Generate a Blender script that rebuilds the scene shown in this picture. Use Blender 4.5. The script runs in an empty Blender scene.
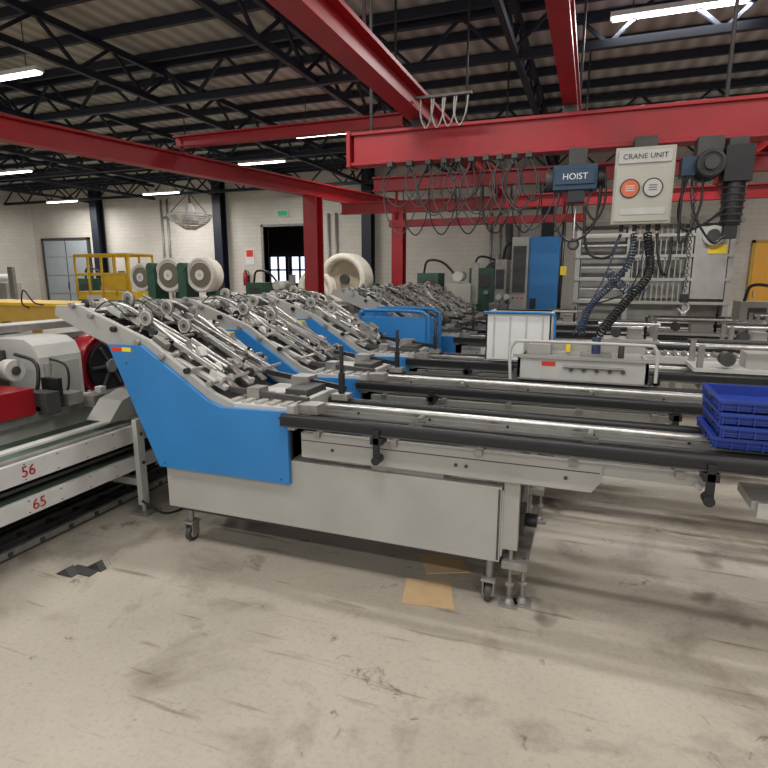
import bpy, bmesh, math, random
from mathutils import Vector, Matrix
random.seed(7)
scene = bpy.context.scene
try:
    scene.view_settings.view_transform = 'Standard'
except Exception:
    pass

# ---------------------------------------------------------------- materials
def lin(c):
    out = []
    for v in c:
        v /= 255.0
        out.append(v/12.92 if v <= 0.04045 else ((v+0.055)/1.055)**2.4)
    return out
MATS = {}
def mat(name, rgb, rough=0.5, metal=0.0, var=0.12, scale=6.0, bump=0.0, emit=0.0):
    if name in MATS: return MATS[name]
    m = bpy.data.materials.new(name); m.use_nodes = True
    nt = m.node_tree; b = nt.nodes['Principled BSDF']
    c = lin(rgb)
    b.inputs['Roughness'].default_value = rough
    b.inputs['Metallic'].default_value = metal
    tc = nt.nodes.new('ShaderNodeTexCoord')
    n = nt.nodes.new('ShaderNodeTexNoise'); n.inputs['Scale'].default_value = scale
    n.inputs['Detail'].default_value = 5
    nt.links.new(tc.outputs['Object'], n.inputs['Vector'])
    r = nt.nodes.new('ShaderNodeValToRGB')
    r.color_ramp.elements[0].position = 0.3; r.color_ramp.elements[1].position = 0.7
    r.color_ramp.elements[0].color = [x*(1-var) for x in c]+[1]
    r.color_ramp.elements[1].color = [min(1, x*(1+var)) for x in c]+[1]
    nt.links.new(n.outputs['Fac'], r.inputs['Fac'])
    nt.links.new(r.outputs['Color'], b.inputs['Base Color'])
    if bump:
        bp = nt.nodes.new('ShaderNodeBump'); bp.inputs['Strength'].default_value = bump
        bp.inputs['Distance'].default_value = 0.01
        nt.links.new(n.outputs['Fac'], bp.inputs['Height'])
        nt.links.new(bp.outputs['Normal'], b.inputs['Normal'])
    if emit:
        b.inputs['Emission Color'].default_value = c+[1]
        b.inputs['Emission Strength'].default_value = emit
    MATS[name] = m
    return m
BLUE = mat('painted_blue_steel', (44,120,182), .42, 0, .07, 3)
GREY = mat('painted_grey_steel', (164,162,156), .5, 0, .07, 3)
LGREY = mat('light_grey_steel', (188,187,182), .45, 0, .08, 8)
DGREY = mat('dark_grey_steel', (70,69,68), .55, .2, .15, 10)
STEEL = mat('brushed_steel', (198,196,192), .32, .8, .12, 20)
WORN = mat('worn_steel', (148,145,140), .42, .45, .2, 14)
BLACK = mat('black_rubber', (26,26,28), .42, 0, .2, 12)
PIT = mat('machine_inside', (58,56,54), .6, 0, .35, 14)
RED = mat('red_beam_paint', (156,26,35), .45, 0, .14, 4)
DRED = mat('dark_red_plastic', (136,22,30), .3, 0, .1, 4)
NAVY = mat('navy_truss_paint', (20,27,44), .55, 0, .15, 3)
YEL = mat('yellow_paint', (232,188,44), .5, 0, .1, 4)
OCHRE = mat('ochre_paint', (196,158,66), .6, 0, .12, 4)
ORANGE = mat('orange_door_paint', (240,172,58), .5, 0, .05, 2)
CREAM = mat('cream_paper', (222,216,202), .7, 0, .06, 8)
WHITE = mat('white_plastic', (222,222,220), .4, 0, .04, 5)
CRATE = mat('blue_crate_plastic', (30,56,140), .45, 0, .1, 8)
GREEN = mat('machine_green_paint', (52,88,72), .5, 0, .12, 5)
CBLUE = mat('cable_blue_grey', (40,58,84), .4, 0, .1, 5)
TEAL = mat('hoist_slate_blue', (34,62,84), .45, .1, .1, 6)
CARD = mat('cardboard', (196,166,126), .85, 0, .06, 12)
BELT = mat('green_belt', (86,104,88), .7, 0, .15, 8)
STKR = mat('red_sticker', (214,50,36), .5, 0, .02)
STKY = mat('yellow_sticker', (236,208,60), .5, 0, .02)
BEIGE = mat('beige_enclosure', (178,176,164), .5, 0, .05, 4)
ORG2 = mat('orange_dial', (206,104,66), .5, 0, .03)
DOORG = mat('door_blue_grey', (168,176,184), .45, .1, .05, 2)
LAMP = mat('fluorescent_tube', (255,252,246), .5, 0, 0, 1, 0, 9.0)
SKYW = mat('window_daylight', (225,238,255), .5, 0, 0, 1, 0, 1.8)
SHGREY = mat('press_grey',(172,171,166),.5,.1,.1,6)

# ---------------------------------------------------------------- builder
class MB:
    def __init__(s): s.v=[]; s.f=[]; s.m=[]; s.sm=[]; s.mats=[]
    def mi(s, m):
        if m not in s.mats: s.mats.append(m)
        return s.mats.index(m)
    def add(s, vs, fs, m, smooth=False):
        o=len(s.v); i=s.mi(m)
        s.v += [tuple(p) for p in vs]
        for k,f in enumerate(fs):
            s.f.append([o+j for j in f]); s.m.append(i)
            s.sm.append(smooth[k] if isinstance(smooth,list) else smooth)
    def box(s,x0,x1,y0,y1,z0,z1,m):
        vs=[(x0,y0,z0),(x1,y0,z0),(x1,y1,z0),(x0,y1,z0),(x0,y0,z1),(x1,y0,z1),(x1,y1,z1),(x0,y1,z1)]
        s.add(vs,[(0,3,2,1),(4,5,6,7),(0,1,5,4),(1,2,6,5),(2,3,7,6),(3,0,4,7)],m)
    def lbox(s,p0,p1,w,h,m,off=0):
        p0=Vector(p0);p1=Vector(p1);d=(p1-p0).normalized()
        up=Vector((0,0,1)) if abs(d.z)<.98 else Vector((1,0,0))
        sd=d.cross(up).normalized(); u=sd.cross(d)
        vs=[]
        for p in (p0,p1):
            for a,b in ((-1,-1),(1,-1),(1,1),(-1,1)):
                vs.append(p+sd*a*w/2+u*(b*h/2+off))
        s.add(vs,[(0,1,2,3),(7,6,5,4),(0,4,5,1),(1,5,6,2),(2,6,7,3),(3,7,4,0)],m)
    def ibeam(s,p0,p1,w,h,m,t=.03):
        s.lbox(p0,p1,t,h-2*t,m); s.lbox(p0,p1,w,t,m,h/2-t/2); s.lbox(p0,p1,w,t,m,-h/2+t/2)
    def cyl(s,p0,p1,r,m,n=14,r2=None):
        p0=Vector(p0);p1=Vector(p1);d=(p1-p0).normalized()
        if r2 is None: r2=r
        up=Vector((0,0,1)) if abs(d.z)<.9 else Vector((1,0,0))
        a=d.cross(up).normalized(); b=d.cross(a)
        vs=[];
        for p,rr in ((p0,r),(p1,r2)):
            for k in range(n):
                t=2*math.pi*k/n; vs.append(p+a*math.cos(t)*rr+b*math.sin(t)*rr)
        fs=[(k,(k+1)%n,n+(k+1)%n,n+k) for k in range(n)]
        sm=[True]*n+[False,False]
        fs+= [tuple(range(n-1,-1,-1)), tuple(range(n,2*n))]
        s.add(vs,fs,m,sm)
    def prism(s,pts,y0,y1,m):
        n=len(pts)
        vs=[(x,y0,z) for x,z in pts]+[(x,y1,z) for x,z in pts]
        fs=[tuple(range(n)),tuple(range(2*n-1,n-1,-1))]+[(k,n+k,n+(k+1)%n,(k+1)%n) for k in range(n)]
        s.add(vs,fs,m)
    def prismx(s,pts,x0,x1,m):
        n=len(pts)
        vs=[(x0,y,z) for y,z in pts]+[(x1,y,z) for y,z in pts]
        fs=[tuple(range(n)),tuple(range(2*n-1,n-1,-1))]+[(k,n+k,n+(k+1)%n,(k+1)%n) for k in range(n)]
        s.add(vs,fs,m)
    def tube(s,pts,r,m,n=8,closed=False):
        P=[Vector(p) for p in pts]; N=len(P); vs=[]; a=None
        for i in range(N):
            if closed: d=P[(i+1)%N]-P[i-1]
            else: d=P[min(i+1,N-1)]-P[max(i-1,0)]
            d.normalize()
            if a is None:
                up=Vector((0,0,1)) if abs(d.z)<.9 else Vector((1,0,0))
                a=d.cross(up).normalized()
            else:
                a=(a-d*a.dot(d)).normalized()
            b=d.cross(a)
            for k in range(n):
                t=2*math.pi*k/n; vs.append(P[i]+a*math.cos(t)*r+b*math.sin(t)*r)
        fs=[]
        for i in range(N if closed else N-1):
            j=(i+1)%N
            for k in range(n): fs.append((i*n+k,i*n+(k+1)%n,j*n+(k+1)%n,j*n+k))
        s.add(vs,fs,m,True)
        if not closed:
            s.add(vs[:n],[tuple(range(n-1,-1,-1))],m); s.add(vs[-n:],[tuple(range(n))],m)
    def ring(s,c,axis,R,r,m,n=20,k=6):
        c=Vector(c);d=Vector(axis).normalized()
        up=Vector((0,0,1)) if abs(d.z)<.9 else Vector((1,0,0))
        a=d.cross(up).normalized(); b=d.cross(a)
        s.tube([c+a*math.cos(2*math.pi*i/n)*R+b*math.sin(2*math.pi*i/n)*R for i in range(n)],r,m,k,True)
    def coil(s,pts,R,r,m,turns,n=10):
        path=smooth(pts,8); N=turns*n; out=[]
        L=len(path)-1
        for i in range(N+1):
            t=i/N*L; k=min(int(t),L-1); f=t-k
            p=path[k].lerp(path[k+1],f); d=(path[k+1]-path[k]).normalized()
            a=d.cross(Vector((0,1,0.01))).normalized(); b=d.cross(a)
            ang=2*math.pi*i/n
            out.append(p+a*math.cos(ang)*R+b*math.sin(ang)*R)
        s.tube(out,r,m,5)
    def done(s,name,bevel=0.0,parent=None):
        me=bpy.data.meshes.new(name); me.from_pydata(s.v,[],s.f)
        for m in s.mats: me.materials.append(m)
        me.polygons.foreach_set('material_index',s.m)
        me.polygons.foreach_set('use_smooth',s.sm)
        me.update()
        bm=bmesh.new(); bm.from_mesh(me); bmesh.ops.recalc_face_normals(bm,faces=bm.faces); bm.to_mesh(me); bm.free()
        o=bpy.data.objects.new(name,me); scene.collection.objects.link(o)
        if bevel:
            b=o.modifiers.new('bevel','BEVEL'); b.width=bevel; b.segments=2; b.limit_method='ANGLE'; b.angle_limit=math.radians(50)
        if parent: o.parent=parent
        return o
def smooth(pts,n=6):
    P=[Vector(p) for p in pts]; P=[P[0]*2-P[1]]+P+[P[-1]*2-P[-2]]; out=[]
    for i in range(1,len(P)-2):
        a,b,c,d=P[i-1:i+3]
        for k in range(n):
            t=k/n
            out.append(.5*((2*b)+(c-a)*t+(2*a-5*b+4*c-d)*t*t+(3*b-a-3*c+d)*t**3))
    out.append(P[-2]); return out
def text(s,size,loc,rot,m,parent,name):
    c=bpy.data.curves.new(name,'FONT'); c.body=s; c.size=size; c.extrude=.001; c.align_x='CENTER'; c.align_y='CENTER'
    c.materials.append(m)
    o=bpy.data.objects.new(name,c); scene.collection.objects.link(o); o.location=loc; o.rotation_euler=rot; o.parent=parent
    return o

# ---------------------------------------------------------------- room shell
def wallmat(name, use, base, mortar):
    m=bpy.data.materials.new(name); m.use_nodes=True; nt=m.node_tree; b=nt.nodes['Principled BSDF']
    b.inputs['Roughness'].default_value=.8
    tc=nt.nodes.new('ShaderNodeTexCoord'); sp=nt.nodes.new('ShaderNodeSeparateXYZ'); cb=nt.nodes.new('ShaderNodeCombineXYZ')
    nt.links.new(tc.outputs['Object'],sp.inputs[0])
    nt.links.new(sp.outputs[use],cb.inputs[0]); nt.links.new(sp.outputs['Z'],cb.inputs[1])
    br=nt.nodes.new('ShaderNodeTexBrick'); br.inputs['Scale'].default_value=1.0
    br.inputs['Brick Width'].default_value=.36; br.inputs['Row Height'].default_value=.15; br.inputs['Mortar Size'].default_value=.008
    c=lin(base); br.inputs['Color1'].default_value=c+[1]; br.inputs['Color2'].default_value=[x*.94 for x in c]+[1]; br.inputs['Mortar'].default_value=lin(mortar)+[1]
    nt.links.new(cb.outputs[0],br.inputs['Vector'])
    n=nt.nodes.new('ShaderNodeTexNoise'); n.inputs['Scale'].default_value=.6; n.inputs['Detail'].default_value=6
    nt.links.new(tc.outputs['Object'],n.inputs['Vector'])
    mx2=nt.nodes.new('ShaderNodeMix'); mx2.data_type='RGBA'; mx2.blend_type='MULTIPLY'; mx2.inputs[0].default_value=1
    rr=nt.nodes.new('ShaderNodeValToRGB'); rr.color_ramp.elements[0].position=.3; rr.color_ramp.elements[0].color=(.84,.82,.79,1); rr.color_ramp.elements[1].position=.65
    nt.links.new(n.outputs['Fac'],rr.inputs[0]); nt.links.new(br.outputs['Color'],mx2.inputs[6]); nt.links.new(rr.outputs[0],mx2.inputs[7])
    nt.links.new(mx2.outputs[2],b.inputs['Base Color'])
    bp=nt.nodes.new('ShaderNodeBump'); bp.inputs['Strength'].default_value=.25; bp.inputs['Distance'].default_value=.01; bp.invert=True
    nt.links.new(br.outputs['Fac'],bp.inputs['Height']); nt.links.new(bp.outputs[0],b.inputs['Normal'])
    return m
WX=wallmat('painted_block_wall','X',(216,211,203),(200,194,185))
WY=wallmat('painted_block_wall_side','Y',(212,207,199),(196,190,181))
def floormat():
    m=bpy.data.materials.new('stained_concrete'); m.use_nodes=True; nt=m.node_tree; b=nt.nodes['Principled BSDF']
    tc=nt.nodes.new('ShaderNodeTexCoord')
    def noise(s,d,rough=.6,dist=0):
        n=nt.nodes.new('ShaderNodeTexNoise'); n.inputs['Scale'].default_value=s; n.inputs['Detail'].default_value=d; n.inputs['Roughness'].default_value=rough
        n.inputs['Distortion'].default_value=dist
        nt.links.new(tc.outputs['Object'],n.inputs['Vector']); return n
    def ramp(n,p0,c0,p1,c1):
        r=nt.nodes.new('ShaderNodeValToRGB'); e=r.color_ramp.elements; e[0].position=p0; e[1].position=p1
        e[0].color=lin(c0)+[1]; e[1].color=lin(c1)+[1]; nt.links.new(n.outputs['Fac'],r.inputs[0]); return r
    def mul(a,bb,f):
        x=nt.nodes.new('ShaderNodeMix'); x.data_type='RGBA'; x.blend_type='MULTIPLY'; x.inputs[0].default_value=f
        nt.links.new(a,x.inputs[6]); nt.links.new(bb,x.inputs[7]); return x.outputs[2]
    a=ramp(noise(.7,5),.3,(156,148,134),.7,(186,178,164))
    s1=ramp(noise(1.3,9,.62,.4),.34,(168,162,154),.47,(255,255,255))
    s2=ramp(noise(45,4,.7),.3,(222,220,216),.5,(255,255,255))
    s3=ramp(noise(5,9,.75,1.0),.32,(140,134,128),.39,(255,255,255))
    s4=ramp(noise(2.2,3,.5,.2),.28,(136,126,116),.34,(255,255,255))
    # thin scuff streaks: stretched noise
    mp=nt.nodes.new('ShaderNodeMapping'); mp.inputs['Scale'].default_value=(1.2,14,1); mp.inputs['Rotation'].default_value=(0,0,.5)
    nt.links.new(tc.outputs['Object'],mp.inputs[0])
    ns=nt.nodes.new('ShaderNodeTexNoise'); ns.inputs['Scale'].default_value=1.3; ns.inputs['Detail'].default_value=5; nt.links.new(mp.outputs[0],ns.inputs['Vector'])
    s5=ramp(ns,.30,(176,170,162),.38,(255,255,255))
    col=mul(mul(mul(mul(mul(a.outputs[0],s1.outputs[0],.75),s2.outputs[0],.6),s3.outputs[0],.8),s4.outputs[0],.7),s5.outputs[0],.7)
    nt.links.new(col,b.inputs['Base Color'])
    rr=nt.nodes.new('ShaderNodeMapRange'); n=noise(1.5,5); nt.links.new(n.outputs['Fac'],rr.inputs[0]); rr.inputs[3].default_value=.35; rr.inputs[4].default_value=.7
    nt.links.new(rr.outputs[0],b.inputs['Roughness'])
    return m
def ceilmat():
    m=bpy.data.materials.new('corrugated_roof'); m.use_nodes=True; nt=m.node_tree; b=nt.nodes['Principled BSDF']
    tc=nt.nodes.new('ShaderNodeTexCoord'); w=nt.nodes.new('ShaderNodeTexWave'); w.bands_direction='X'; w.inputs['Scale'].default_value=1.1
    nt.links.new(tc.outputs['Object'],w.inputs['Vector'])
    r=nt.nodes.new('ShaderNodeValToRGB'); r.color_ramp.elements[0].color=lin((156,155,152))+[1]; r.color_ramp.elements[1].color=lin((192,191,188))+[1]
    nt.links.new(w.outputs['Fac'],r.inputs[0]); nt.links.new(r.outputs[0],b.inputs['Base Color'])
    bp=nt.nodes.new('ShaderNodeBump'); bp.inputs['Distance'].default_value=.03; nt.links.new(w.outputs['Fac'],bp.inputs['Height']); nt.links.new(bp.outputs[0],b.inputs['Normal'])
    b.inputs['Roughness'].default_value=.7
    return m
WB=19.0
def one(name,fn,bevel=0):
    b=MB(); fn(b); return b.done(name,bevel)
one('floor',lambda b:b.box(-24.3,8.3,-6,25,-.2,0,floormat()))
one('ceiling',lambda b:b.box(-24.3,8.3,-6,25,5.3,5.5,ceilmat()))
def wb(b):
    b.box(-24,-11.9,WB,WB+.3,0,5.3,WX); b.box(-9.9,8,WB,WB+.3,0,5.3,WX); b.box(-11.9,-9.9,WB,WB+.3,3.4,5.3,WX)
one('wall_back',wb)
one('wall_left',lambda b:b.box(-24.3,-24,-6,25,0,5.3,WY))
one('wall_right',lambda b:b.box(8,8.3,-6,25,0,5.3,WY))
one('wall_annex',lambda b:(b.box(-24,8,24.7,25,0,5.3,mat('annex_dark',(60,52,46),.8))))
def win(b):
    for x0 in (-15.1,-13.9):
        b.box(x0,x0+.95,24.62,24.69,1.2,2.5,SKYW)
        for x in (x0,x0+.48,x0+.95): b.box(x-.04,x+.04,24.52,24.66,1.15,2.55,NAVY)
        for z in (1.18,1.85,2.52): b.box(x0,x0+.95,24.52,24.66,z-.04,z+.04,NAVY)
one('window_1',win)
def fr(b):
    for x in (-11.95,-9.85): b.box(x-.05,x+.05,WB-.05,WB+.32,0,3.5,WORN)
    b.box(-12.0,-9.8,WB-.05,WB+.32,3.4,3.48,WORN)
one('trim_1',fr)
def door1(b):
    b.box(-23.4,-20.7,WB-.08,WB-.001,0,3.15,DOORG)
    for x in (-23.4,-20.7): b.box(x-.05,x+.05,WB-.12,WB-.001,0,3.2,DGREY)
    b.box(-22.07,-22.03,WB-.09,WB-.08,0,3.15,DGREY)
    b.box(-23.45,-20.65,WB-.12,WB-.001,3.12,3.22,DGREY)
    for z in (.8,1.6,2.4): b.box(-23.3,-20.8,WB-.1,WB-.07,z,z+.03,GREY)
    b.cyl((-22.0,WB-.16,1.0),(-22.0,WB-.16,1.3),.02,BLACK)
one('door_1',door1)
def door2(b):
    x=4.32
    b.box(x,x+1.2,WB-.06,WB-.001,0,2.5,ORANGE)
    b.box(x-.08,x,WB-.1,WB-.001,0,2.58,OCHRE); b.box(x+1.2,x+1.28,WB-.1,WB-.001,0,2.58,OCHRE); b.box(x-.08,x+1.28,WB-.1,WB-.001,2.5,2.58,OCHRE)
    b.box(x+.08,x+.12,WB-.12,WB-.06,1.0,1.15,STEEL)
one('door_2',door2)
for x in (-19.9,-13.7,-7.5,-1.4):
    def c(b,x=x):
        b.box(x-.18,x+.18,WB-.42,WB-.39,0,5.25,NAVY); b.box(x-.18,x+.18,WB-.08,WB-.05,0,5.25,NAVY); b.box(x-.03,x+.03,WB-.4,WB-.06,0,5.25,NAVY)
        b.box(x-.25,x+.25,WB-.48,WB-.02,0,.03,NAVY)
    one('steel_column',c)
def pipes(b):
    for x,z0,z1 in ((-16.6,.6,4.6),(-16.3,.6,4.6),(-9.1,0,3.8),(-8.8,0,3.8),(-3.2,1,3.6),(-2.9,1,3.6),(-2.3,1,4)):
        b.cyl((x,WB-.1,z0),(x,WB-.1,z1),.045,WORN,8)
    b.cyl((-16.6,WB-.1,3.9),(-14,WB-.1,3.9),.04,WORN,8); b.cyl((-7.2,WB-.1,3.8),(-1.7,WB-.1,3.7),.05,WORN,8)
    b.tube(smooth([(-3.2,WB-.25,1.0),(-3.2,WB-.3,1.8),(-2.6,WB-.3,2.1),(-2.6,WB-.3,3.2)]),.12,DGREY)
    b.box(-3.4,-2.2,WB-.12,WB-.02,1.0,1.1,WORN)
one('wall_pipes',pipes)
def ebox(b):
    for x,w,z,h in ((2.0,.5,2.6,.7),(2.7,.3,2.8,.5),(3.3,.6,2.5,.8)):
        b.box(x,x+w,WB-.22,WB-.001,z,z+h,LGREY); b.box(x+.03,x+w-.03,WB-.235,WB-.22,z+.03,z+h-.03,GREY); b.cyl((x+w/2,WB-.24,z+.2),(x+w/2,WB-.27,z+.2),.04,BLACK)
one('wall_switch_cabinet',ebox)
def exits(b):
    b.box(-11.2,-10.75,WB-.12,WB-.001,3.75,3.97,WHITE); b.box(-11.18,-10.77,WB-.13,WB-.12,3.77,3.95,mat('exit_green',(60,150,100),.5,0,.02,1,0,.3))
one('exit_sign',exits)
def ext(b):
    b.cyl((-12.7,WB-.15,1.2),(-12.7,WB-.15,1.7),.09,RED); b.cyl((-12.7,WB-.15,1.7),(-12.7,WB-.15,1.8),.04,BLACK,10)
    b.tube(smooth([(-12.7,WB-.15,1.78),(-12.55,WB-.15,1.7),(-12.55,WB-.15,1.35)]),.015,BLACK); b.box(-12.8,-12.6,WB-.06,WB-.001,1.3,1.6,DGREY)
one('fire_extinguisher',ext)
def poster(b):
    b.box(-12.75,-12.35,WB-.02,WB-.001,2.0,2.6,WHITE); b.box(-12.7,-12.4,WB-.025,WB-.02,2.3,2.55,STKR)
one('wall_notice',poster)

# roof structure
def truss(b,p0,p1,h=.55,n=12,w=.09):
    p0=Vector(p0);p1=Vector(p1);u=Vector((0,0,h))
    b.lbox(p0,p1,w,.1,NAVY); b.lbox(p0+u,p1+u,w,.1,NAVY)
    for i in range(n):
        a=p0.lerp(p1,i/n); c=p0.lerp(p1,(i+1)/n); mmid=(a+c)/2
        b.lbox(a,mmid+u,.045,.045,NAVY); b.lbox(mmid+u,c,.045,.045,NAVY)
for y in (8.6,13.2,17.8):
    one('roof_truss',lambda b,y=y:truss(b,(-24,y,4.6),(8,y,4.6),.6,24))
for x in (-20,-16.8,-13.7,-10.5,-7.4,-4.3,-1.2,5):
    one('roof_truss',lambda b,x=x:truss(b,(x,-5,4.62),(x,18.8,4.62),.5,18,.08))
def purl(b):
    for y in range(-4,19): b.lbox((-24,y+.3,5.22),(8,y+.3,5.22),.07,.13,NAVY)
one('roof_purlins',purl)

# red crane structure
one('crane_runway_beam',lambda b:(b.ibeam((-8.1,-1.5,3.31),(-4.7,14.1,3.31),.2,.29,RED)),.0)
for x,y in ((-5.45,10.6),(-4.74,14.0)):
    def c(b,x=x,y=y):
        b.box(x-.15,x+.15,y-.15,y-.12,0,3.165,RED); b.box(x-.15,x+.15,y+.12,y+.15,0,3.165,RED); b.box(x-.02,x+.02,y-.13,y+.13,0,3.165,RED)
        b.box(x-.25,x+.25,y-.25,y+.25,0,.03,RED)
    one('crane_column',c)
def bb(b):
    b.lbox((-2.26,5.35,2.8),(6,5.35,2.8),.12,.26,RED); b.box(-2.3,6,5.26,5.44,2.92,2.95,RED); b.box(-2.3,6,5.26,5.44,2.645,2.675,RED)
    b.box(-2.32,-2.28,5.24,5.46,2.63,2.96,RED)
    for x in (-1.62,-.27,1.8,4): b.box(x-.06,x+.06,5.3,5.4,2.94,3.02,DGREY)
    for x in (-2.1,.9,3.0): b.cyl((x,5.35,2.94),(x,5.35,5.29),.015,DGREY,8)
one('crane_rail_beam',bb,.004)
for x,ys in ((-1.62,.4),(-.27,.4),(1.8,.4),(4,.4)):
    def c(b,x=x,ys=ys):
        w=.18 if x<-1 else .12
        b.ibeam((x,ys,3.13),(x,11,3.13),w,.22,RED)
        for y in (ys+.5,4.0,7.4,10.8): b.cyl((x,y,3.23),(x,y,5.29),.015,DGREY,8)
    one('crane_cross_beam',c)
def f1(b): b.ibeam((-6.2,7.5,3.62),(-2.5,7.5,3.62),.16,.16,RED,.02); b.cyl((-6.1,7.5,3.46),(-6.1,7.5,3.7),.03,RED); b.cyl((-2.6,7.5,3.7),(-2.6,7.5,5.29),.015,DGREY)
one('crane_tie_beam',f1)
def f2(b):
    b.ibeam((-3.1,8.0,2.9),(6,8.0,2.9),.16,.2,RED,.025)
    for x in (-1.62,-.27,1.8,4): b.box(x-.05,x+.05,7.95,8.05,2.98,3.02,DGREY)
one('crane_rail_beam',f2)
def f3(b):
    b.ibeam((-4.8,10.6,2.9),(6,10.6,2.9),.16,.22,RED,.025)
    for x in (-1.62,-.27,1.8,4): b.box(x-.05,x+.05,10.55,10.65,2.98,3.02,DGREY)
one('crane_rail_beam',f3)
def f4(b):
    b.lbox((-2.85,8,2.34),(-.2,8,2.34),.1,.1,RED); b.cyl((-.2,8,2.34),(-.12,8,2.34),.06,mat('tail_red',(230,60,50),.4))
    for x in (-2.75,-.4): b.cyl((x,8,2.38),(x,8,2.8),.02,RED,8)
one('hanging_cable_rail',f4)
def fest(b):
    rnd=random.Random(3)
    xs=[-1.85,-1.66,-1.48,-1.33,-1.2,-1.08,-.95,-.83,-.7,-.58,-.46]
    for i,x in enumerate(xs[:-1]):
        x1=xs[i+1]
        for k in range(2):
            d=rnd.uniform(.3,.68); yy=5.2+.04*k; w=rnd.uniform(.03,.11)
            b.tube(smooth([(x,yy,2.62),(x-w,yy-.02,2.62-d*.55),((x+x1)/2,yy-.03,2.62-d),(x1+w,yy-.02,2.62-d*.55),(x1,yy,2.62)],8),.0065,(BLACK,DGREY,DGREY)[rnd.randrange(3)],5)
        b.box(x-.025,x+.025,5.18,5.3,2.60,2.644,DGREY)
one('festoon_cable',fest)
def fest2(b):
    for i in range(7):
        x=-2.6+i*.38
        b.tube(smooth([(x,7.86,2.8),(x+.04,7.86,2.35),(x+.2,7.86,2.16),(x+.34,7.86,2.4),(x+.38,7.86,2.8)],6),.009,BLACK,5)
one('festoon_cable',fest2)
def fest3(b):
    for i in range(4):
        x=-1.5+i*.1
        b.tube(smooth([(x,5.0,3.1),(x+.0,5.0,2.96),(x+.05,5.0,2.86),(x+.1,5.0,2.96),(x+.12,5.0,3.1)],6),.008,WORN,6)
    b.box(-1.55,-1.05,4.98,5.02,3.1,3.12,DGREY)
one('festoon_cable',fest3)

# control box & hoists
def cbox(b):
    b.box(.115,.545,5.0,5.2,2.0,2.58,BEIGE); b.box(.13,.53,4.985,5.0,2.02,2.43,BEIGE)
    b.box(.14,.52,4.985,5.0,2.46,2.555,LGREY)
    b.cyl((.235,4.975,2.27),(.235,4.99,2.27),.065,ORG2,24); b.cyl((.40,4.975,2.27),(.40,4.99,2.27),.065,LGREY,24)
    for x in (.235,.40): b.ring((x,4.978,2.27),(0,1,0),.068,.006,DGREY,24,6)
    for k in range(3): b.box(.20,.27,4.972,4.976,2.25+.018*k,2.256+.018*k,WHITE); b.box(.37,.43,4.972,4.976,2.25+.018*k,2.256+.018*k,DGREY)
    b.box(.18,.5,4.98,4.99,2.07,2.12,LGREY)
    for x in (.2,.3,.4,.47): b.cyl((x,5.1,2.0),(x,5.1,1.95),.018,BLACK,10)
    b.box(.25,.42,5.1,5.25,2.56,2.66,DGREY); b.box(.25,.42,5.2,5.255,2.6,2.7,DGREY)
cb=one('hoist_control_box',cbox,.004)
text('CRANE UNIT',.055,(.33,4.983,2.507),(math.radians(90),0,0),BLACK,cb,'label')
def hoist(b):
    b.box(-.36,-.01,5.1,5.3,2.3,2.5,TEAL); b.box(-.34,-.03,5.085,5.1,2.34,2.46,TEAL)
    b.cyl((-.01,5.2,2.4),(.05,5.2,2.4),.09,BLACK,18); b.cyl((-.36,5.2,2.4),(-.42,5.2,2.4),.085,DGREY,18)
    b.box(-.25,-.1,5.18,5.34,2.48,2.645,DGREY)
    b.box(-.24,-.1,5.12,5.28,2.2,2.3,BLACK); b.cyl((-.17,5.2,2.2),(-.17,5.2,1.9),.008,STEEL,6)
    b.ring((-.17,5.2,1.86),(0,1,0),.04,.012,DGREY)
    b.tube(smooth([(-.3,5.15,2.3),(-.33,5.12,2.05),(-.2,5.1,1.88),(-.02,5.1,2.0),(.02,5.12,2.32)]),.01,BLACK)
    b.tube(smooth([(-.05,5.15,2.3),(-.08,5.12,2.15),(.0,5.1,2.05),(.06,5.1,2.2),(.05,5.12,2.4)]),.01,BLACK)
h=one('chain_hoist',hoist,.006)
text('HOIST',.07,(-.185,5.083,2.4),(math.radians(90),0,0),WHITE,h,'label')
def hoist2(b):
    b.cyl((.79,5.0,2.43),(.79,5.3,2.43),.1,BLACK,20); b.ring((.79,5.0,2.43),(0,1,0),.085,.012,DGREY); b.cyl((.79,4.97,2.43),(.79,5.0,2.43),.05,DGREY)
    for i in range(5): b.ring((.79,5.05+i*.04,2.43),(0,1,0),.1,.007,BLACK,20,5)
    b.box(.7,.88,5.1,5.3,2.5,2.645,DGREY)
    b.box(.89,1.08,5.05,5.28,2.3,2.56,BLACK); b.cyl((.985,5.15,2.3),(.985,5.15,1.98),.085,BLACK,16,.07)
    for i in range(6): b.ring((.985,5.15,2.26-i*.05),(0,0,1),.084-.002*i,.008,DGREY,16,5)
    b.box(.94,1.03,5.1,5.2,1.88,1.98,BLACK); b.box(.93,1.06,5.2,5.34,2.54,2.645,DGREY)
    b.box(.6,.7,5.08,5.25,2.36,2.5,TEAL)
    z=2.33
    for i in range(34):
        b.ring((.72,5.15,z-i*.026),((1,0,0) if i%2 else (0,1,0)),.013,.004,DGREY,8,4)
    b.box(.69,.75,5.12,5.18,1.38,1.45,BLACK)
    b.tube(smooth([(.72,5.15,1.39),(.76,5.15,1.34),(.72,5.15,1.29),(.68,5.15,1.33)]),.01,STEEL)
    b.tube(smooth([(.65,5.1,2.36),(.61,5.1,2.1),(.66,5.08,1.95),(.8,5.08,2.0),(.92,5.1,2.1)]),.012,BLACK)
    b.tube(smooth([(.62,5.1,2.36),(.63,5.05,1.85),(.75,5.08,2.1),(.76,5.1,2.34)]),.01,BLACK)
    b.tube(smooth([(.68,5.1,2.4),(.7,5.03,2.1),(.85,5.03,1.85),(.95,5.08,1.9)]),.009,BLACK)
one('chain_hoist',hoist2,.003)
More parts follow.
